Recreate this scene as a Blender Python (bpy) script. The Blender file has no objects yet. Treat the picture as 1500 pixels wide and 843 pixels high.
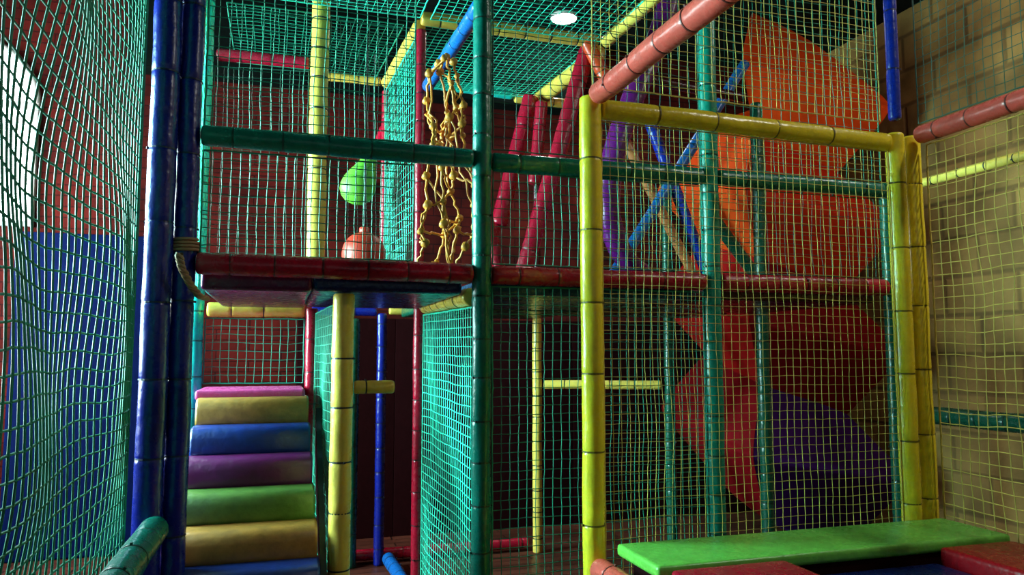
import bpy, bmesh, math, random
from mathutils import Vector, Matrix, noise
random.seed(7)
C = bpy.context.scene.collection
# ---------------------------------------------------------------- camera
YAW, TILT, F = math.radians(17), math.radians(5.1), 1100.0
CAM = Vector((0, 0, 1.5))
cd = bpy.data.cameras.new('camera'); cam = bpy.data.objects.new('camera', cd); C.objects.link(cam)
cam.location = CAM; cam.rotation_euler = (math.radians(90)+TILT, 0, -YAW)
cd.sensor_width = 36; cd.lens = F/1500*36; cd.clip_start = .02
bpy.context.scene.camera = cam
try:
    bpy.context.scene.view_settings.view_transform = 'Standard'
except Exception: pass
FW = Vector((math.sin(YAW)*math.cos(TILT), math.cos(YAW)*math.cos(TILT), math.sin(TILT)))
RT = Vector((math.cos(YAW), -math.sin(YAW), 0)); UP = RT.cross(FW)
def ray(px, py): return FW + RT*((px-750)/F) + UP*((421.5-py)/F)
# survey helpers: measure where a sight line meets a frame plane of the structure
def T(px, py, t):
    d = ray(px, py); return CAM + d*(t/d.y)
def S(px, py, s):
    d = ray(px, py); return CAM + d*(s/d.x)

# ---------------------------------------------------------------- materials
def srgb(r, g, b):
    f = lambda c: (c/255/12.92) if c/255 <= .04045 else ((c/255+.055)/1.055)**2.4
    return (f(r), f(g), f(b), 1)
def vinyl(name, col, rough=.2, grime=.3, scale=16, bump=.22, spec=.5):
    m = bpy.data.materials.new(name); m.use_nodes = True; n = m.node_tree.nodes; l = m.node_tree.links
    b = n['Principled BSDF']; b.inputs['Roughness'].default_value = rough; b.inputs['Specular IOR Level'].default_value = spec
    tc = n.new('ShaderNodeTexCoord')
    no = n.new('ShaderNodeTexNoise'); no.inputs['Scale'].default_value = scale; no.inputs['Detail'].default_value = 8
    no.inputs['Roughness'].default_value = .7
    l.new(tc.outputs['Object'], no.inputs['Vector'])
    cr = n.new('ShaderNodeValToRGB'); cr.color_ramp.elements[0].position = .25; cr.color_ramp.elements[1].position = .6
    c = srgb(*col); g = 1-grime
    cr.color_ramp.elements[0].color = (c[0]*g, c[1]*g, c[2]*g, 1); cr.color_ramp.elements[1].color = c
    l.new(no.outputs['Fac'], cr.inputs['Fac']); l.new(cr.outputs['Color'], b.inputs['Base Color'])
    n2 = n.new('ShaderNodeTexNoise'); n2.inputs['Scale'].default_value = 32; n2.inputs['Detail'].default_value = 3
    l.new(tc.outputs['Object'], n2.inputs['Vector'])
    bp = n.new('ShaderNodeBump'); bp.inputs['Strength'].default_value = bump; bp.inputs['Distance'].default_value = .012
    l.new(n2.outputs['Fac'], bp.inputs['Height']); l.new(bp.outputs['Normal'], b.inputs['Normal'])
    mr = n.new('ShaderNodeMapRange'); mr.inputs['To Min'].default_value = rough+.2; mr.inputs['To Max'].default_value = rough-.05
    l.new(no.outputs['Fac'], mr.inputs['Value']); l.new(mr.outputs['Result'], b.inputs['Roughness'])
    return m
def rope_mat(name, col):
    return vinyl(name, col, rough=.42, grime=.3, scale=30, bump=.1)
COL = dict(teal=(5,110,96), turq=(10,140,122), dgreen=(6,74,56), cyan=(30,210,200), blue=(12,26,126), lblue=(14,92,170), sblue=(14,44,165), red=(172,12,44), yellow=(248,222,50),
  cream=(230,190,84), salmon=(228,92,80), purple=(96,14,100), pink=(225,80,150), orange=(215,70,34), lime=(116,208,84), maroon=(70,10,20),
  green=(98,160,60), tan=(190,112,66))
M = {k: vinyl('vinyl_'+k, v) for k, v in COL.items()}
TIE = {k: vinyl('tie_'+k, tuple(int(c*.45) for c in v), rough=.4, grime=.1) for k, v in COL.items()}
PL = dict(rough=.55, bump=.04, scale=3, spec=.06)
M.update(
 matblue=vinyl('vinyl_mat_blue', (3,22,74), rough=.7, spec=.06), shade=vinyl('vinyl_dark_maroon', (34,5,8), rough=.75, spec=.06), darkpurple=vinyl('vinyl_plum', (92,12,70)),
 dblue=vinyl('vinyl_navy', (10,30,90)), dlb=vinyl('vinyl_sea_blue', (10,60,90)), dred=vinyl('vinyl_deep_red', (150,12,24)),
 smus=vinyl('step_mustard', (170,118,54), rough=.34, grime=.45), sblu=vinyl('step_blue', (12,44,122), rough=.34, grime=.45), spur=vinyl('step_purple', (94,14,80), rough=.34, grime=.45), sgrn=vinyl('step_olive_green', (84,116,50), rough=.34, grime=.45),
 bagl=vinyl('bag_lime', (100,176,54), rough=.35, grime=.1, bump=.03), bago=vinyl('bag_orange', (205,54,34), rough=.35, grime=.1, bump=.03),
 pred=vinyl('plastic_red', (160,18,18), grime=.3, **PL), porange=vinyl('plastic_orange', (236,74,24), grime=.3, **PL), pdor=vinyl('plastic_burnt_orange', (200,42,20), grime=.3, **PL),
 pmar=vinyl('plastic_dark_red', (112,6,14), grime=.35, **PL),
 pblue=vinyl('plastic_plum', (52,12,76), grime=.3, **PL), ptan=vinyl('plastic_brown', (110,46,22), grime=.3, **PL),
 tie=vinyl('zip_tie_black', (22,24,30), rough=.4, grime=.1), metal=vinyl('fixture_metal', (190,190,185), rough=.4, grime=.1),
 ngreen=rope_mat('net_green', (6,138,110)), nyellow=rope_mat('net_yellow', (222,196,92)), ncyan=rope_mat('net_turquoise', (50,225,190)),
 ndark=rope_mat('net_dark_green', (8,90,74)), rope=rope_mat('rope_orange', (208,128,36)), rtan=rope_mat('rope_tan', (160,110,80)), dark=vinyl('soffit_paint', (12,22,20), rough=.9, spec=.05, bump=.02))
def emis(name, col, st):
    m = bpy.data.materials.new(name); m.use_nodes = True; b = m.node_tree.nodes['Principled BSDF']
    b.inputs['Base Color'].default_value = (.8,.8,.8,1); b.inputs['Emission Color'].default_value = (*col,1); b.inputs['Emission Strength'].default_value = st
    return m
M['glass'] = emis('daylit_glass', (.92,.99,1), 18); M['lens'] = emis('lamp_lens', (.9,1,.97), 25)

# ---------------------------------------------------------------- object helpers
def mk(name, verts, faces, mat, parent=None, smooth=True, label=None, cat=None, loc=None):
    me = bpy.data.meshes.new(name); me.from_pydata(verts, [], faces); me.materials.append(mat)
    if smooth: me.polygons.foreach_set('use_smooth', [True]*len(me.polygons))
    me.update()
    o = bpy.data.objects.new(name, me); C.objects.link(o)
    if loc is not None: o.location = loc
    if parent: o.parent = parent
    if label: o['label'] = label
    if cat: o['category'] = cat
    return o
def empty(name, loc, label, cat):
    e = bpy.data.objects.new(name, None); C.objects.link(e); e.location = loc; e['label'] = label; e['category'] = cat
    e.empty_display_size = .05; return e
tie_cache = {}
def tie_mesh(r, col):
    k = (round(r, 3), col)
    if k in tie_cache: return tie_cache[k]
    v = []; f = []; N = 20
    prof = [(r*.95, -.0035), (r*.985+.0005, -.003), (r*.985+.0005, .003), (r*.95, .0035)]
    for i in range(N):
        a = 2*math.pi*i/N
        for (q, z) in prof: v.append((q*math.cos(a), q*math.sin(a), z))
    for i in range(N):
        j = (i+1) % N
        for k2 in range(3): f.append((i*4+k2, j*4+k2, j*4+k2+1, i*4+k2+1))
    b0 = len(v)   # locking head
    for x in (r*.96, r*.96+.008):
        for y in (-.004, .004):
            for z in (-.004, .004): v.append((x, y, z))
    for q in ((0,1,3,2),(4,6,7,5),(0,4,5,1),(2,3,7,6),(0,2,6,4),(1,5,7,3)): f.append(tuple(b0+i for i in q))
    me = bpy.data.meshes.new('zip_tie'); me.from_pydata(v, [], f); me.materials.append(M['tie'] if col == 'cream' else TIE[col]); tie_cache[k] = me
    return me
CN = {'teal':'teal green','turq':'turquoise green','dgreen':'dark green','cyan':'turquoise','blue':'deep blue','sblue':'bright blue','lblue':'light blue','red':'crimson red','yellow':'bright yellow',
 'cream':'pale yellow','salmon':'salmon pink','purple':'purple','orange':'orange','tan':'tan','pink':'pink','lime':'lime green','maroon':'maroon'}
def tube(kind, a, b, r, col, where, tie=.18, N=20, cat=None):
    a = Vector(a); b = Vector(b); L = (b-a).length
    ties = []
    if tie:
        q = tie*.6+random.random()*tie*.3
        while q < L-.05: ties.append(q+random.uniform(-.012,.012)); q += tie
    n = max(4, int(L/.035)); zs = [L*i/n for i in range(n+1)]
    for q in ties: zs += [q-.012, q-.004, q, q+.004, q+.012]
    zs += [.006, .016, L-.006, L-.016]; zs = sorted(set(round(z, 5) for z in zs if 0 <= z <= L))
    seed = random.random()*100; v = []; f = []
    for z in zs:
        e = min(z, L-z); k = 1.0
        if e < .016: k = .82+.18*math.sqrt(max(0, 1-(1-e/.016)**2))
        for q in ties:
            k -= .06*math.exp(-((z-q)/.006)**2)
        bx = .08*r*noise.noise(Vector((seed, z*3, 0))); by = .08*r*noise.noise(Vector((0, z*3, seed)))
        for i in range(N):
            an = 2*math.pi*i/N
            rr = r*k*(1+.05*noise.noise(Vector((math.cos(an)*1.5+seed, math.sin(an)*1.5, z*9))))
            v.append((rr*math.cos(an)+bx, rr*math.sin(an)+by, z))
    R = len(zs)
    for j in range(R-1):
        for i in range(N):
            i2 = (i+1) % N; f.append((j*N+i, j*N+i2, (j+1)*N+i2, (j+1)*N+i))
    f.append(tuple(range(N-1, -1, -1))); f.append(tuple((R-1)*N+i for i in range(N)))
    o = mk(kind, v, f, M[col], label=f"{CN[col]} padded {'post' if 'post' in kind else 'bar'} {where}", cat=cat or ('padded post' if 'post' in kind else 'padded beam'))
    o.location = a; o.rotation_mode = 'QUATERNION'; o.rotation_quaternion = (b-a).to_track_quat('Z', 'Y')
    if ties:
        me = tie_mesh(r, col)
        for q in ties:
            t = bpy.data.objects.new('zip_tie', me); t.parent = o; t.location = (0, 0, q); t.rotation_euler = (0, 0, random.random()*6.28); C.objects.link(t)
    return o
def post(s, t, z0, z1, r, col, where, **k): return tube('padded_post', (s, t, z0), (s, t, z1), r, col, where, **k)
def beam(a, b, r, col, where, **k): return tube('padded_beam', a, b, r, col, where, **k)

def strand(pts, r, v, f, N=3):
    b0 = len(v); n = len(pts)
    for i, p in enumerate(pts):
        d = (pts[min(i+1, n-1)]-pts[max(i-1, 0)])
        if d.length < 1e-9: d = Vector((0,0,1))
        d.normalize(); x = d.cross(Vector((.31,.52,.79))).normalized(); y = d.cross(x)
        for k in range(N):
            a = 2*math.pi*k/N; q = p+x*(r*math.cos(a))+y*(r*math.sin(a)); v.append(tuple(q))
    for i in range(n-1):
        for k in range(N):
            k2 = (k+1) % N; f.append((b0+i*N+k, b0+i*N+k2, b0+(i+1)*N+k2, b0+(i+1)*N+k))
def knot(p, R, v, f, n1=6, n2=8):
    b0 = len(v)
    for a in range(n1+1):
        th = math.pi*a/n1
        for k in range(n2):
            ph = 2*math.pi*k/n2; rr = R*(1+.2*math.sin(3*ph+2*th))
            v.append((p.x+rr*math.sin(th)*math.cos(ph), p.y+rr*math.sin(th)*math.sin(ph), p.z+rr*math.cos(th)))
    for a in range(n1):
        for k in range(n2):
            k2 = (k+1) % n2; f.append((b0+a*n2+k, b0+(a+1)*n2+k, b0+(a+1)*n2+k2, b0+a*n2+k2))
def net(c00, c10, c11, c01, cell, r, mat, label, sag=.012, name='safety_net', wob=.06, border=True, cat='safety net'):
    c00, c10, c11, c01 = map(Vector, (c00, c10, c11, c01))
    W = max((c10-c00).length, (c11-c01).length); H = max((c01-c00).length, (c11-c10).length)
    nu = max(2, round(W/cell)); nv = max(2, round(H/cell)); nrm = (c10-c00).cross(c01-c00).normalized()
    ue = (c10-c00).normalized(); ve = (c01-c00).normalized(); sd = random.random()*50
    G = []
    for i in range(nu+1):
        row = []; u = i/nu
        for j in range(nv+1):
            w = j/nv; p = (c00*(1-u)+c10*u)*(1-w)+(c01*(1-u)+c11*u)*w
            e = min(1, 6*min(u, 1-u))*min(1, 6*min(w, 1-w))
            p = p+nrm*(sag*2*noise.noise(Vector((u*W*1.6+sd, w*H*1.6, 3.3)))*e)
            q2 = Vector((u*W*3+sd, w*H*3, 0))
            p = p+ue*(cell*wob*4*noise.noise(q2)*e)+ve*(cell*wob*4*noise.noise(q2+Vector((9,9,9)))*e)
            p = p+ue*random.uniform(-.04,.04)*cell+ve*random.uniform(-.04,.04)*cell
            row.append(p)
        G.append(row)
    v = []; f = []
    for i in range(nu+1): strand(G[i], r, v, f)
    for j in range(nv+1): strand([G[i][j] for i in range(nu+1)], r, v, f)
    o = mk(name, v, f, M[mat], label=label, cat=cat)
    if border:
        v = []; f = []
        ring = [G[i][0] for i in range(nu+1)]+[G[nu][j] for j in range(1, nv+1)]+[G[i][nv] for i in range(nu-1, -1, -1)]+[G[0][j] for j in range(nv-1, -1, -1)]
        strand(ring, r*1.8, v, f, N=5); mk('border_rope', v, f, M[mat], parent=o)
    return o
def rbox(name, lo, hi, mat, bev=.02, label=None, cat=None, parent=None, seg=3, kind=None):
    lo = Vector(lo); hi = Vector(hi); c = (lo+hi)/2; d = hi-lo
    bm = bmesh.new(); bmesh.ops.create_cube(bm, size=1)
    for q in bm.verts: q.co = Vector((q.co.x*d.x, q.co.y*d.y, q.co.z*d.z))
    if bev: bmesh.ops.bevel(bm, geom=list(bm.edges), offset=min(bev, min(d)*.48), segments=seg, profile=.6, affect='EDGES')
    me = bpy.data.meshes.new(name); bm.to_mesh(me); bm.free(); me.materials.append(mat)
    me.polygons.foreach_set('use_smooth', [bool(bev)]*len(me.polygons))
    o = bpy.data.objects.new(name, me); C.objects.link(o); o.location = c-(parent.location if parent else Vector())
    if parent: o.parent = parent
    if label: o['label'] = label
    if cat: o['category'] = cat
    if kind: o['kind'] = kind
    return o

# ---------------------------------------------------------------- room
def wallmat(name, c1, c2, mortar, axis, bw=.5, rh=.12, dark=.5, horiz=2, ms=.006, bump=.4, sm=.4):
    m = bpy.data.materials.new(name); m.use_nodes = True; n = m.node_tree.nodes; l = m.node_tree.links; b = n['Principled BSDF']
    b.inputs['Roughness'].default_value = .85; b.inputs['Specular IOR Level'].default_value = .15
    g = n.new('ShaderNodeNewGeometry'); sp = n.new('ShaderNodeSeparateXYZ'); cb = n.new('ShaderNodeCombineXYZ')
    l.new(g.outputs['Position'], sp.inputs[0]); l.new(sp.outputs[axis], cb.inputs[0]); l.new(sp.outputs[horiz], cb.inputs[1])
    br = n.new('ShaderNodeTexBrick'); br.inputs['Color1'].default_value = srgb(*c1); br.inputs['Color2'].default_value = srgb(*c2)
    br.inputs['Mortar'].default_value = srgb(*mortar); br.inputs['Scale'].default_value = 1; br.inputs['Mortar Size'].default_value = ms
    br.inputs['Mortar Smooth'].default_value = sm
    br.inputs['Brick Width'].default_value = bw; br.inputs['Row Height'].default_value = rh; l.new(cb.outputs[0], br.inputs['Vector'])
    no = n.new('ShaderNodeTexNoise'); no.inputs['Scale'].default_value = 2.2; no.inputs['Detail'].default_value = 9; l.new(g.outputs['Position'], no.inputs['Vector'])
    mx = n.new('ShaderNodeMix'); mx.data_type = 'RGBA'; mx.blend_type = 'MULTIPLY'; mx.inputs[0].default_value = dark
    l.new(br.outputs['Color'], mx.inputs[6]); cr = n.new('ShaderNodeValToRGB'); cr.color_ramp.elements[0].position = .35; cr.color_ramp.elements[1].position = .65
    l.new(no.outputs['Fac'], cr.inputs[0]); l.new(cr.outputs[0], mx.inputs[7]); l.new(mx.outputs[2], b.inputs['Base Color'])
    bp = n.new('ShaderNodeBump'); bp.inputs['Strength'].default_value = bump; bp.inputs['Distance'].default_value = .01
    l.new(br.outputs['Fac'], bp.inputs['Height']); bp.invert = True
    n3 = n.new('ShaderNodeTexNoise'); n3.inputs['Scale'].default_value = 14; n3.inputs['Detail'].default_value = 6; l.new(g.outputs['Position'], n3.inputs['Vector'])
    b2 = n.new('ShaderNodeBump'); b2.inputs['Strength'].default_value = bump*.8; b2.inputs['Distance'].default_value = .02
    l.new(n3.outputs['Fac'], b2.inputs['Height']); l.new(bp.outputs[0], b2.inputs['Normal']); l.new(b2.outputs[0], b.inputs['Normal'])
    return m
TB, SR, SL, TF, ZC = 6.45, 5.0, -3.1, -1.6, 4.42
mb = wallmat('painted_brick_red', (100,24,18), (84,19,15), (56,13,12), 0, .5, .085, .7)
mr_ = wallmat('ochre_stone_wall', (190,138,78), (164,118,70), (140,100,60), 1, .62, .30, .55, ms=.025, bump=.6, sm=.8)
ml = wallmat('grey_plaster_wall', (40,46,46), (36,42,42), (30,34,34), 1, 2, 2)
mf = wallmat('wood_plank_floor', (112,60,46), (88,45,36), (28,15,14), 0, .9, .11, .5, 1, bump=.15)
mf.node_tree.nodes['Principled BSDF'].inputs['Roughness'].default_value = .4
mc = wallmat('dark_ceiling_boards', (16,30,28), (12,24,22), (8,10,10), 0, 1.2, .5, .5, 1)
K = dict(bev=0, kind='structure')
rbox('floor', (SL,TF,-.1), (SR,TB,0), mf, **K)
rbox('ceiling', (SL,TF,ZC), (SR,TB,ZC+.1), mc, **K)
rbox('wall_back', (SL-.1,TB,0), (SR+.1,TB+.1,ZC), mb, **K)
rbox('wall_right', (SR,TF,0), (SR+.1,TB,ZC), mr_, **K)
rbox('wall_left', (SL-.1,TF,0), (SL,TB,ZC), ml, **K)
rbox('wall_front', (SL-.1,TF-.1,0), (SR+.1,TF,ZC), ml, **K)
rbox('trim_1', (-1.2,6.25,3.74), (2.6,TB,ZC), M['dark'], **K)
WX = -.02
e = empty('window_1', (-2.3+WX,TB,2.5), 'arched daylit window in the brick wall', 'window'); e['kind'] = 'structure'
rbox('window_pane', (-2.75+WX,TB-.03,2.5), (-1.84+WX,TB-.01,3.36), M['glass'], bev=0, parent=e)
R = .455; N = 28; v = [(.005, -.02, .92)]
v += [(.005+R*math.cos(math.pi*i/N), -.02, .92+R*math.sin(math.pi*i/N)) for i in range(N+1)]
mk('window_pane', v, [(0,i+2,i+1) for i in range(N)], M['glass'], parent=e, smooth=False)
v = []; f = []; strand([Vector((.005+(R+.02)*math.cos(math.pi*i/N), -.03, .92+(R+.02)*math.sin(math.pi*i/N))) for i in range(N+1)], .025, v, f, N=8); mk('window_frame', v, f, M['metal'], parent=e)
for (a, b) in (((-2.79,TB-.05,2.46),(-1.80,TB-.005,2.5)), ((-2.79,TB-.05,3.36),(-1.80,TB-.005,3.42)), ((-2.79,TB-.05,2.5),(-2.75,TB-.005,3.36)), ((-1.84,TB-.05,2.5),(-1.80,TB-.005,3.36))):
    rbox('window_frame', (a[0]+WX,a[1],a[2]), (b[0]+WX,b[1],b[2]), M['metal'], bev=.006, parent=e)
e = empty('assumed_window', (SL,4.6,1.2), 'large unseen window assumed in the grey wall', 'window'); e['kind'] = 'structure'  # unseen window, assumed as source of the strong light from the left
rbox('window_pane', (SL+.01,3.3,1.2), (SL+.03,5.9,3.4), M['glass'], bev=0, parent=e)
for (a, b) in (((SL,3.26,1.16),(SL+.06,5.94,1.2)), ((SL,3.26,3.4),(SL+.06,5.94,3.44)), ((SL,3.26,1.2),(SL+.06,3.3,3.4)), ((SL,5.9,1.2),(SL+.06,5.94,3.4)), ((SL+.031,4.58,1.2),(SL+.06,4.62,3.4))):
    rbox('window_frame', a, b, M['metal'], bev=.006, parent=e)
rbox('wall_mat', (-1.92,TB-.07,0), (-1.03,TB-.005,2.42), M['matblue'], .02, 'tall blue vinyl crash mat fixed to the brick wall', 'wall mat')
for i in range(6):
    rbox('wall_mat', (.12+i*.8,TB-.08,0), (.12+i*.8+.797,TB-.005,1.8), M['shade'], .004, 'maroon back wall mat darkened for shade under the deck', 'wall mat')  # maroon mats, extended and darkened to stand for shade under the deck

# ---------------------------------------------------------------- frame
F0, M0, B0, GT = 3.19, 4.4, 5.55, 2.85
sA, sB, sC, sD, sm = -.46, .835, 1.99, 3.03, .17
TOP, DK, RL = 3.53, 1.85, 2.37
post(sA-.005, F0-.04, 0, 3.8, .052, 'blue', 'at the frame corner beside the net', tie=.3)
post(sA+.082, F0+.01, 0, 3.8, .045, 'blue', 'tied against a thicker corner post', tie=.3)
post(sB, F0, 0, 3.8, .043, 'teal', 'carrying the crossbars of the climbing frame')
post(sC, F0, 0, 3.8, .043, 'turq', 'behind the netted yellow gate')
post(sD+.06, F0+.03, 0, 2.42, .036, 'dgreen', 'at the end of the climbing frame')
P = lambda s, t, z: (s, t, z)
beam(P(sA+.13,F0,RL+.01), P(sB-.045,F0,RL), .042, 'teal', 'as upper guard rail over the steps bay')
beam(P(sB+.045,F0,RL-.01), P(sC-.045,F0,RL), .042, 'teal', 'as guard rail of the middle bay')
beam(P(sC+.045,F0,RL), P(sD,F0,RL), .04, 'teal', 'as guard rail behind the yellow gate')
beam(P(sA+.13,F0-.01,DK+.01), P(sB-.045,F0,DK), .044, 'red', 'along the deck edge above the steps')
beam(P(sB+.045,F0,DK), P(sC-.045,F0,DK), .042, 'red', 'along the deck edge of the middle bay')
beam(P(sC+.045,F0,DK), P(sD,F0,DK), .044, 'red', 'along the deck edge behind the gate')
gl, gr = 1.215, 2.80
post(gl, GT, 0, 2.58, .046, 'yellow', 'as near upright of the netted gate', tie=.3)
post(gr, GT, 0, 2.56, .043, 'yellow', 'paired with another at the gate corner', tie=.3)
post(gr+.118, GT+.02, 0, 2.56, .043, 'yellow', 'standing beside the gate upright', tie=.3)
beam(P(gl+.05,GT,2.535), P(gr-.047,GT,2.515), .043, 'yellow', 'across the top of the netted gate', tie=.3)
beam(P(gl+.01,GT-.06,2.575), P(gl+.03,.7,2.575), .045, 'salmon', 'running overhead from the gate corner', tie=.2)
beam(P(gr+.09,GT-.06,2.545), P(gr+.09,.7,2.545), .043, 'salmon', 'overhead from the paired yellow posts')
beam(P(gl,GT-.05,.66), P(gl,.7,.66), .045, 'salmon', 'low beside the padded bench')
post(gr-.02, GT-.03, 2.62, 4.15, .029, 'sblue', 'rising above the gate corner', tie=.3)
beam(P(-.43,F0-.10,.86), P(-.43,.7,.86), .05, 'teal', 'low along the side net', tie=.25)
post(-.46, 4.5, 0, 3.8, .042, 'cyan', 'at the back of the steps, catching daylight')
post(sm, M0, DK+.05, 3.8, .052, 'cream', 'on the deck between net panels')
post(sm-.01, M0, 0, DK-.09, .034, 'red', 'beside the pink landing')
post(.25, F0+.1, 0, DK-.09, .046, 'cream', 'beside the coloured steps', tie=.22)
beam(P(.3,F0+.1,1.36), P(.47,F0+.1,1.36), .028, 'cream', 'as short stub on the post by the steps', tie=.08)
post(.775, M0, 0, DK-.02, .037, 'red', 'under the deck corner')
post(.765, M0, DK+.03, TOP-.05, .03, 'red', 'on the deck by the rope net')
post(3.13, M0, 0, 3.25, .042, 'dgreen', 'beside the spiral slide')
post(2.80, 5.1, 0, 2.9, .04, 'dgreen', 'near the maroon wall mats')
post(1.9, B0, 0, DK-.07, .036, 'cream', 'under the deck by the back wall')
post(1.9, B0, DK+.01, TOP-.1, .028, 'maroon', 'on the rear deck corner')
post(.70, B0, 0, DK-.05, .036, 'blue', 'under the deck near the floor rail')
post(.70, B0, DK+.0, TOP-.05, .028, 'red', 'at the back of the netted passage')
post(.50, B0, 0, DK-.09, .042, 'dgreen', 'under the rear deck corner', tie=.3)
beam(P(.8,M0-.05,DK-.07), P(.815,F0+.1,DK-.09), .042, 'cream', 'under the deck joining the posts')
beam(P(sm+.05,M0,DK-.03), P(.73,M0,DK-.03), .035, 'blue', 'at the rear deck edge')
beam(P(.83,M0,DK-.03), P(3.08,M0,DK-.03), .035, 'dgreen', 'supporting the rear deck edge')
beam(P(.2,B0,DK-.04), P(.66,B0,DK-.04), .03, 'blue', 'at deck height behind the steps bay')
beam(P(.75,B0,DK-.03), P(1.86,B0,DK-.03), .03, 'cream', 'at deck height by the back wall')
beam(P(-.4,4.47,1.75), P(.12,4.47,1.75), .04, 'cream', 'over the landing opening')
beam(P(1.95,B0-.02,1.27), P(2.75,5.13,1.27), .034, 'cream', 'between posts under the deck')
beam(P(.4,B0+.08,.06), P(1.85,B0+.08,.06), .04, 'red', 'lying along the floor')
beam(P(.76,B0-.06,.06), P(.79,M0+.06,.06), .045, 'lblue', 'on the floor between posts')
beam(P(.765,M0+.05,TOP), P(.70,B0-.03,TOP), .04, 'cream', 'in the top frame of the passage')
beam(P(.765,M0,TOP+.02), P(sC-.06,M0,TOP+.02), .042, 'cream', 'across the netted roof')
beam(P(sC-.02,M0+.05,TOP-.03), P(1.88,B0-.05,TOP-.03), .056, 'cream', 'running to the back of the roof net')
beam(P(sC-.02,M0-.05,TOP), P(sC,F0+.05,TOP), .04, 'cream', 'in the roof frame near the gate')
beam(P(.98,B0,TOP+.05), P(1.7,B0,TOP+.03), .042, 'cyan', 'at the rear of the roof frame')
beam(P(1.72,B0,TOP), P(2.4,B0,TOP), .036, 'cream', 'at the rear of the roof frame')
beam(P(.2,B0,TOP+.02), P(.66,B0,TOP+.02), .036, 'cream', 'above the back passage')
beam(P(.80,M0-.04,3.11), P(sB,F0+.05,3.11), .036, 'lblue', 'joining the upper posts')
beam(P(-.4,4.5,3.22), P(.11,M0+.02,3.2), .034, 'red', 'across the back of the steps bay')
beam(P(.70,B0+.03,3.2), P(.60,6.4,2.9), .036, 'red', 'reaching toward the back wall')
beam(P(2.05,M0,3.35), P(3.05,M0,3.28), .034, 'maroon', 'high beside the spiral slide')
def diag(p, q, t, r, col, w, t2=None):
    return beam(T(*p, t), T(*q, t2 or t), r, col, w, tie=.3, cat='padded bar')
W = 'slanting in the crossing bar obstacle'
diag((862,70), (757,434), 4.5, .056, 'red', W)
diag((858,60), (892,125), 4.4, .045, 'orange', 'hanging from the top frame corner')
diag((778,142), (730,330), 5.3, .062, 'red', W)
diag((725,330), (700,436), 5.3, .045, 'red', W)
diag((696,250), (742,436), 4.75, .042, 'red', W)
diag((794,150), (782,270), 5.15, .045, 'red', W)
diag((1092,92), (880,432), 4.62, .038, 'lblue', W)
diag((915,205), (1030,430), 4.85, .036, 'tan', W)
diag((1030,300), (1130,434), 4.75, .045, 'dgreen', W)
diag((945,160), (1035,400), 5.1, .045, 'sblue', W)
pp = [T(992,-90,4.2), T(980,0,4.25), T(958,70,4.3), T(925,150,4.3), T(897,235,4.3), T(892,310,4.35), T(910,370,4.4), T(940,405,4.5)]
pts = []
for i in range(len(pp)-1):
    p0 = pp[max(i-1,0)]; p1 = pp[i]; p2 = pp[i+1]; p3 = pp[min(i+2,len(pp)-1)]
    for k in range(6):
        u = k/6; pts.append(.5*((2*p1)+(p2-p0)*u+(2*p0-5*p1+4*p2-p3)*u*u+(3*p1-p0-3*p2+p3)*u**3))
pts.append(pp[-1]); v = []; f = []; strand(pts, .075, v, f, N=18)
v = [tuple(Vector(q)+Vector((1,1,1))*(.014*noise.noise(Vector(q)*9))) for q in v]
mk('hanging_roll', v, f, M['purple'], label='purple padded roll sweeping down from the netted roof', cat='padded roll')
q = S(1345,270,3.75); beam(q, (3.75, q.y-2.3, q.z), .028, 'cream', 'as handrail near the ochre wall')
q = S(1366,609,3.95); beam(q, (3.95, q.y-2.0, q.z), .055, 'dgreen', 'low beside the ochre wall')

# ---------------------------------------------------------------- decks, pads, steps
def pad(lo, hi, col, label, name='deck_pad', cat='deck pad', bev=.02): return rbox(name, lo, hi, M[col], bev, label, cat)
pad((sA+.14,F0+.05,DK-.09), (sm-.055,M0-.01,DK-.0), 'darkpurple', 'purple vinyl deck pad above the steps')
pad((sm-.05,F0+.05,DK-.085), (.76,M0-.04,DK), 'dblue', 'blue vinyl deck pad beside the steps bay')
pad((.87,F0+.06,DK-.08), (sC-.06,M0-.05,DK), 'dlb', 'blue vinyl deck pad in the middle bay')
pad((sC+.06,F0+.06,DK-.08), (sD-.02,M0-.05,DK), 'maroon', 'red vinyl deck pad behind the gate')
pad((.83,M0+.05,DK-.08), (sC-.15,B0-.05,DK), 'dgreen', 'green vinyl deck pad under the crossing bars')
pad((sC-.13,M0+.05,DK-.08), (2.9,5.0,DK), 'maroon', 'maroon vinyl deck pad near the slide')
x0, x1 = -.385, .135; st = empty('padded_steps', (-.125, 3.2, 0), 'steep flight of coloured vinyl padded steps up to the pink landing', 'steps')
cols = ['smus','sblu','spur','sgrn','smus','sblu','spur','sgrn','smus','sblu']
CL = dict(smus='mustard yellow', sblu='blue', spur='purple', sgrn='olive green')
dt, dz = .156, .1235; tt, zt = 3.96, 1.29
prof = [(-.010,-.015),(-.018,.02),(-.016,.07),(-.008,.098),(.010,.115),(.034,.1225),(.10,.124),(.19,.124),(.19,.0),(.19,-.015)]
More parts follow.
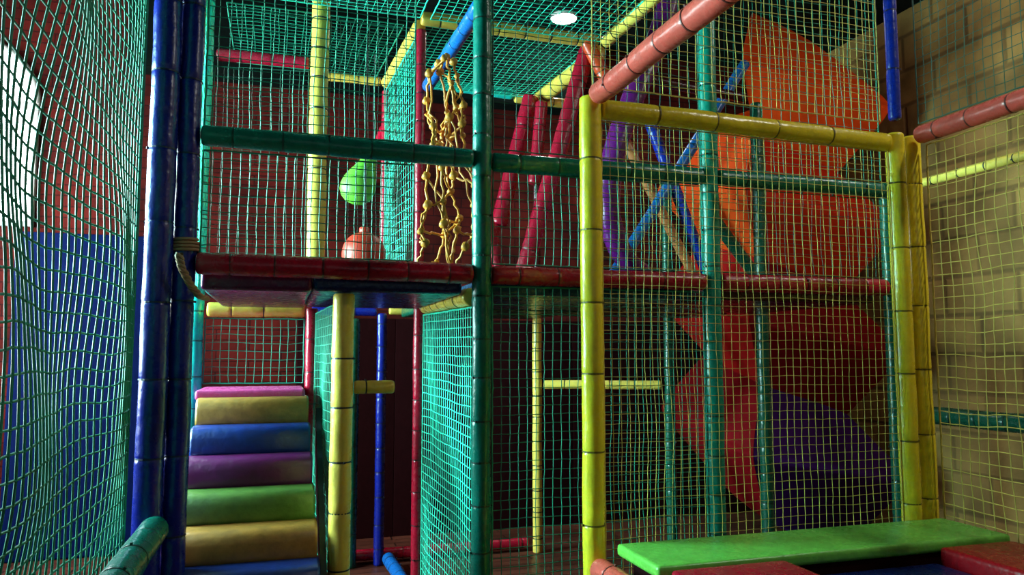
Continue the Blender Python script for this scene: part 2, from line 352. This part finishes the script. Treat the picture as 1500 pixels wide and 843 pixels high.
for i, c in enumerate(cols):
    fy = tt-dt*(i+.55)+.02; fz = max(zt-dz*(i+1), 0)
    xs = [x0-.0036*i, x0+.012-.0036*i, -.125, x1-.012+.0065*i, x1+.0065*i]; sc = [.93,1,1,1,.93]; v = []; f = []; n = len(prof)
    for x, k in zip(xs, sc):
        for (a, b) in prof: v.append((x+.125, fy-3.2+.09+(a-.09)*k, max(fz+.055+(b-.055)*k, .002)))
    for j in range(4):
        for q in range(n):
            q2 = (q+1) % n; f.append((j*n+q, j*n+q2, (j+1)*n+q2, (j+1)*n+q))
    f.append(tuple(range(n-1,-1,-1))); f.append(tuple(4*n+q for q in range(n)))
    mk('step_pad', v, f, M[c], parent=st, label=f'{CL[c]} padded step')
for sx in (x0-.062, x1+.038):
    v = []; f = [(0,1,2,3),(7,6,5,4),(0,4,5,1),(1,5,6,2),(2,6,7,3),(3,7,4,0)]
    for x in (sx, sx+.025): v += [(x+.125, tt-3.2, zt-.06), (x+.125, tt-3.2, zt-.3), (x+.125, 2.55-3.2, 0.0), (x+.125, 2.42-3.2, .0)]
    mk('stringer', v, f, M['tie'], parent=st, smooth=False, label='dark side board')
ld = empty('landing_platform', (-.13, 4.2, 1.2), 'small pink topped landing pad at the head of the steps', 'landing')
rbox('landing_pad', (-.40,3.98,1.275), (.12,4.44,1.325), M['pink'], .018, parent=ld)
rbox('landing_base', (-.39,4.12,1.2), (.12,4.44,1.27), M['blue'], .01, parent=ld)
pad((1.27,2.42,.718), (2.88,2.76,.764), 'lime', 'long bright green vinyl pad beside the netted gate', 'bench_pad', 'bench pad', .016)
pad((1.31,1.6,.69), (1.78,2.41,.754), 'red', 'red vinyl pad against the long green pad', 'bench_pad', 'bench pad')
pad((1.795,1.6,.62), (2.47,2.405,.69), 'dblue', 'blue vinyl pad sunk between red pads', 'bench_pad', 'bench pad')
pad((2.485,1.6,.67), (2.86,2.405,.748), 'dred', 'dark red vinyl pad beside the side net', 'bench_pad', 'bench pad')
pl = empty('platform_base', (2.05, 2.1, 0), 'dark padded block carrying the coloured bench pads', 'platform')
rbox('base_block', (1.34,1.62,.0), (2.82,2.70,.615), M['shade'], .02, parent=pl)
rbox('base_rim', (1.32,2.43,.617), (2.84,2.72,.716), M['shade'], .01, parent=pl)

# ---------------------------------------------------------------- nets
g = .0022
net((-.53,.8,.0), (-.53,F0-.12,.0), (-.53,F0-.12,3.9), (-.53,.8,3.9), .052, .0036, 'ngreen', 'tall green knotted safety net beside the blue posts', sag=.03, wob=.08)
net((sA+.14,F0,DK+.05), (.53,F0,DK+.05), (.53,F0,RL-.05), (sA+.14,F0,RL-.05), .036, g, 'ngreen', 'green guard net over the steps between rails')
net((sA+.14,F0,RL+.05), (.53,F0,RL+.05), (.53,F0,3.8), (sA+.14,F0,3.8), .042, g, 'ngreen', 'green net above the upper rail of the steps bay')
net((sB+.05,F0,DK+.05), (sC-.05,F0,DK+.05), (sC-.05,F0,RL-.05), (sB+.05,F0,RL-.05), .04, .0018, 'ngreen', 'green guard net in the middle bay')
net((sB+.05,F0,RL+.05), (sC-.05,F0,RL+.05), (sC-.05,F0,3.8), (sB+.05,F0,3.8), .055, .0018, 'ndark', 'dark green net above the middle bay rail')
net((sC+.05,F0,RL+.05), (sD,F0,RL+.05), (sD,F0,3.8), (sC+.05,F0,3.8), .055, .0017, 'ngreen', 'green net above the rail near the slide')
net((sC+.05,F0,DK+.05), (sD,F0,DK+.05), (sD,F0,RL-.05), (sC+.05,F0,RL-.05), .055, .0016, 'ndark', 'dark green guard net behind the gate')
net((sB+.05,F0,.02), (sC-.05,F0,.02), (sC-.05,F0,DK-.05), (sB+.05,F0,DK-.05), .04, g, 'ngreen', 'green net closing the space under the deck')
net((.81,F0+.05,.02), (.79,M0-.05,.02), (.79,M0-.05,DK-.12), (.81,F0+.05,DK-.14), .045, .0028, 'ncyan', 'turquoise net under the deck catching daylight')
net((.76,M0+.04,DK+.03), (.70,B0-.04,DK+.03), (.70,B0-.04,TOP-.05), (.76,M0+.04,TOP-.05), .055, .0024, 'ncyan', 'turquoise net beside the rear passage')
net((.24,F0+.16,.1), (.18,M0-.05,.1), (.18,M0-.05,DK-.12), (.24,F0+.16,DK-.12), .045, g, 'ngreen', 'green net beside the padded steps')
net((-.41,4.49,1.34), (.12,4.43,1.34), (.12,4.43,1.7), (-.41,4.49,1.7), .045, g, 'ngreen', 'green net behind the pink landing')
net((-.41,4.5,DK), (.11,M0+.02,DK), (.11,M0+.02,3.15), (-.41,4.5,3.15), .055, .0018, 'ndark', 'dark green net behind the steps bay')
net((sm+.06,M0,DK+.03), (.73,M0,DK+.03), (.73,M0,TOP-.05), (sm+.06,M0,TOP-.05), .055, .0018, 'ndark', 'dark green net between the deck posts')
net((-.44,F0+.15,DK), (-.45,4.44,DK), (-.45,4.44,3.75), (-.44,F0+.15,3.75), .055, .0026, 'ncyan', 'turquoise side net by the blue corner posts')
net((sB,F0+.05,TOP), (sC-.05,F0+.05,TOP), (sC-.05,M0-.05,TOP), (sB-.02,M0-.05,TOP), .05, .0026, 'ncyan', 'turquoise net roof of the front bay')
net((.80,M0+.05,TOP), (sC-.08,M0+.05,TOP), (1.86,B0-.05,TOP), (.75,B0-.05,TOP), .048, .0028, 'ncyan', 'turquoise net roof over the crossing bars')
net((sA+.1,F0+.1,TOP), (.75,F0+.1,TOP), (.75,M0-.05,TOP), (sA+.1,M0-.05,TOP), .048, .0026, 'ncyan', 'turquoise net roof over the steps bay')
net((sA+.1,M0+.14,TOP+.03), (.68,M0+.14,TOP+.03), (.62,B0-.06,TOP+.03), (sA+.1,B0-.06,TOP+.03), .05, .0026, 'ngreen', 'green net roof over the rear passage')
net((gl+.05,GT,.45), (gr-.05,GT,.45), (gr-.05,GT,2.47), (gl+.05,GT,2.48), .038, .0017, 'nyellow', 'fine yellow netting stretched across the gate')
net((gr+.13,.8,.66), (gr+.13,GT-.06,.66), (gr+.13,GT-.06,2.5), (gr+.13,.8,2.5), .052, .0024, 'nyellow', 'yellow side net hanging from the salmon rail', sag=.03, wob=.1)
net((gr+.09,.8,2.6), (gr+.09,GT-.06,2.6), (gr+.09,GT-.06,4.1), (gr+.09,.8,4.1), .045, .0018, 'ndark', 'dark green net above the salmon rail')
net((gl+.02,GT+.02,2.64), (gr-.06,GT+.02,2.62), (gr-.06,GT+.02,4.1), (gl+.02,GT+.02,4.1), .042, .0018, 'nyellow', 'yellow net above the gate crossbar', sag=.03)
# orange rope scramble net
v = []; f = []
random.seed(31)
G = []
nu, nv = 3, 9
def lerp(a, b, u): return a+(b-a)*u
for i in range(nu+1):
    row = []
    for j in range(nv+1):
        w = j/nv
        xl = lerp(618, 628, w/.8) if w < .8 else lerp(628, 642, (w-.8)/.2)
        xr = lerp(690, 684, w/.8) if w < .8 else lerp(684, 664, (w-.8)/.2)
        px = xl+(xr-xl)*i/nu+random.uniform(-9,9); py = 388-(388-80)*w+random.uniform(-15,15)-10*(i-1.5)*(1-w)
        row.append(T(px, py, 3.58+random.uniform(-.1,.1)))
    G.append(row)
def wig(a, b, amp):
    return [a+(b-a)*(k/6)+Vector((random.uniform(-1,1),random.uniform(-1,1),random.uniform(-1.2,.4)))*(amp*math.sin(math.pi*k/6)) for k in range(7)]
for i in range(nu+1):
    for j in range(nv):
        strand(wig(G[i][j], G[i][j+1], .007), .0065, v, f, N=6)
        if random.random() < .4: strand(wig(G[i][j], G[i][j+1], .022), .0055, v, f, N=6)
for j in range(nv+1):
    for i in range(nu):
        if random.random() < .8: strand(wig(G[i][j], G[i+1][max(0,min(nv,j+random.choice((-1,-1,0,1))))], .014), .006, v, f, N=6)
for _ in range(14):
    i = random.randrange(nu); j = random.randrange(3, nv); strand(wig(G[i][j], G[i+1][j-3], .025), .0055, v, f, N=6)
for row in G:
    for p in row:
        knot(p, random.uniform(.013,.024), v, f)
mk('rope_climbing_net', v, f, M['rope'], label='orange knotted rope scramble net hanging beside the teal post', cat='rope net')
random.seed(5)
v = []; f = []
path = [T(262,372,3.06), T(266,392,3.07), T(278,416,3.10), T(292,434,3.13), T(304,438,3.2)]
for ph in (0, math.pi*.66, math.pi*1.33):
    pts = []
    for i in range(len(path)-1):
        for k in range(8):
            p = path[i].lerp(path[i+1], k/8); a = ph+(i*8+k)*.8; pts.append(p+Vector((math.cos(a), math.sin(a)*.5, math.sin(a)*.4))*.009)
    strand(pts, .008, v, f, N=6)
strand([Vector((sA+.082+.052*math.cos(i*.42), F0+.01+.052*math.sin(i*.42), 1.90+i*.0009)) for i in range(60)], .007, v, f, N=6)
mk('rope_tie', v, f, M['rtan'], label='loose tan rope tied around the blue post', cat='rope')
# ---------------------------------------------------------------- hanging bags
def lathe(name, prof, mat, parent, N=32):
    v = []; f = []
    for (r, z) in prof:
        for i in range(N):
            a = 2*math.pi*i/N; v.append((r*math.cos(a), r*math.sin(a), z))
    for j in range(len(prof)-1):
        for i in range(N):
            i2 = (i+1) % N; f.append((j*N+i, j*N+i2, (j+1)*N+i2, (j+1)*N+i))
    f.append(tuple(range(N-1,-1,-1))); f.append(tuple((len(prof)-1)*N+i for i in range(N)))
    return mk(name, v, f, mat, parent=parent)
def bag(p, R, H, mat, label, ztop, pear=False, tilt=0):
    e = empty('punching_bag', p, label, 'punching bag')
    pr = []
    if pear:
        pr = [(.01,-.15),(.05,-.143),(.085,-.12),(.108,-.085),(.116,-.045),(.112,0),(.098,.045),(.078,.09),(.06,.13),(.05,.17),(.046,.20),(.036,.215),(.01,.22)]; H = .22
    else:
        for i in range(25):
            a = math.pi*i/24; pr.append((max(.004, R*math.sin(a)**.85), -H*math.cos(a)))
    b = lathe('bag_body', pr, mat, e); c = lathe('bag_collar', [(.02,H-.01),(.032,H),(.03,H+.03),(.012,H+.04)], mat, e)
    b.rotation_euler = (0, tilt, 0); c.rotation_euler = (0, tilt, 0)
    tx = math.sin(tilt)*(H+.03); tz = math.cos(tilt)*(H+.03)
    v = []; f = []; strand([Vector((tx+.003*math.sin(i), 0, tz+(ztop-p.z-tz)*i/10)) for i in range(11)], .005, v, f, N=6)
    mk('hanging_rope', v, f, M['tie'], parent=e)
bag(T(527,268,5.0), .118, .19, M['bagl'], 'lime green pear shaped bag hanging on a cord', TOP, True, .35)
bag(T(533,374,4.68), .135, .14, M['bago'], 'orange inflated bag hanging over the deck', TOP)

# ---------------------------------------------------------------- spiral slide
ax, ay = 3.93, 5.40; HR, TR = .40, .56
sl = empty('spiral_tube_slide', (ax, ay, 0), 'enclosed faceted spiral slide with orange, dark red and purple sections', 'slide')
step = math.radians(90); pitch = .98; zt2 = 3.72
seq = ['porange','pdor','porange','porange','pdor','porange','pdor','pred','pmar','pmar','pblue','pmar','pblue','pmar']
nseg = len(seq)
LB = dict(porange='orange', pdor='burnt orange', pred='red', pblue='dark purple', ptan='brown', pmar='dark red')
ctrl = [(1,-.08),(1,.08),(.15,.95),(-.15,.95),(-.62,.1),(-.62,-.1),(-.15,-.95),(.15,-.95)]
prs = []
for i in range(len(ctrl)):   # rounded corners on the blunted diamond section
    a = Vector(ctrl[i-1]); b = Vector(ctrl[i]); c = Vector(ctrl[(i+1) % len(ctrl)])
    pa = b.lerp(a, .22 if (a-b).length > .5 else .5); pc = b.lerp(c, .22 if (c-b).length > .5 else .5)
    for k in range(4):
        u = k/3; prs.append((pa.lerp(b, u)).lerp(b.lerp(pc, u), u))
NS = len(prs)
def ring(k):
    a = math.radians(225)+k*step; rad = Vector((math.cos(a), math.sin(a), 0)); c = rad*HR+Vector((0,0,zt2-pitch*k*step/(2*math.pi)))
    return [c+rad*(TR*q.x)+Vector((0,0,1))*(TR*1.08*q.y) for q in prs]
for i in range(nseg):
    v = []; f = []; A = ring(i); B = ring(i+1); ws = [.002,.03,.15,.3,.5,.7,.85,.97,.998]
    for w in ws:
        bul = .05*math.sin(math.pi*w)
        for j in range(NS):
            p = A[j].lerp(B[j], w); h = Vector((p.x, p.y, 0))
            if h.length > .01: p = p+h.normalized()*bul
            p.z = max(p.z, .01); v.append(tuple(p))
    for r_ in range(len(ws)-1):
        for k in range(NS):
            k2 = (k+1) % NS; f.append((r_*NS+k, (r_+1)*NS+k, (r_+1)*NS+k2, r_*NS+k2))
    if i == 0: f.append(tuple(range(NS-1,-1,-1)))
    if i == nseg-1: f.append(tuple((len(ws)-1)*NS+k for k in range(NS)))
    mk('tube_section', v, f, M[seq[i]], parent=sl, smooth=True, label=f'{LB[seq[i]]} slide section')
# ---------------------------------------------------------------- lamps
def downlight(x, y, power, r=.11, kind='AREA'):
    e = empty('ceiling_lamp', (x, y, ZC), 'round white recessed lamp glowing in the ceiling', 'ceiling lamp')
    v = []; f = []; N = 32; pr = [(r*1.0,-.02),(r*1.02,-.026),(r*1.06,-.02),(r*1.08,0)]
    for (q, z) in pr:
        for i in range(N):
            a = 2*math.pi*i/N; v.append((q*math.cos(a), q*math.sin(a), z))
    for j in range(3):
        for i in range(N):
            i2 = (i+1) % N; f.append((j*N+i, j*N+i2, (j+1)*N+i2, (j+1)*N+i))
    mk('lamp_rim', v, f, M['metal'], parent=e)
    v = [(r*math.cos(2*math.pi*i/N), r*math.sin(2*math.pi*i/N), -.022) for i in range(N)]
    mk('lamp_lens', v, [tuple(range(N))], M['lens'], parent=e)
    ld = bpy.data.lights.new('lamp_light', kind); ld.energy = power; ld.color = (1,.98,.86)
    if kind == 'AREA': ld.shape = 'DISK'; ld.size = r*1.5
    else: ld.shadow_soft_size = .1
    lo = bpy.data.objects.new('lamp_light', ld); lo.location = (x, y, ZC-(.05 if kind == 'AREA' else .35)); C.objects.link(lo)
q = T(826,24,1); d = q-CAM; k = (ZC-CAM.z)/d.z; q = CAM+d*k
downlight(q.x, q.y, 12, r=.11)
downlight(3.5, 1.1, 44); downlight(4.1, 2.7, 25, kind='POINT')  # both out of view; the point lamp is added to brighten the ochre wall
def area(loc, tgt, sx, sy, e, col, spread=180):
    ld = bpy.data.lights.new('window_and_fill_light', 'AREA'); ld.shape = 'RECTANGLE'; ld.size = sx; ld.size_y = sy; ld.energy = e; ld.color = col; ld.spread = math.radians(spread)
    o = bpy.data.objects.new('window_and_fill_light', ld); o.location = loc; o.rotation_euler = (Vector(tgt)-Vector(loc)).to_track_quat('-Z','Y').to_euler(); C.objects.link(o)
area((SL+.1,4.1,2.4), (1,3.5,2.1), 1.8, 1.8, 270, (.34,1,.95), 85)
area((-2.3,TB-.1,3.1), (-1.5,3,1.8), .9, 1.2, 34, (.6,.95,1))
area((1.0,TF+.1,2.6), (1.0,4,1.8), 3, 1.6, 4, (.75,.97,1))  # soft front fill added behind the camera, no window in that wall
w = bpy.data.worlds.new('world'); bpy.context.scene.world = w; w.use_nodes = True
w.node_tree.nodes['Background'].inputs[0].default_value = (.3,.5,.55,1); w.node_tree.nodes['Background'].inputs[1].default_value = .015
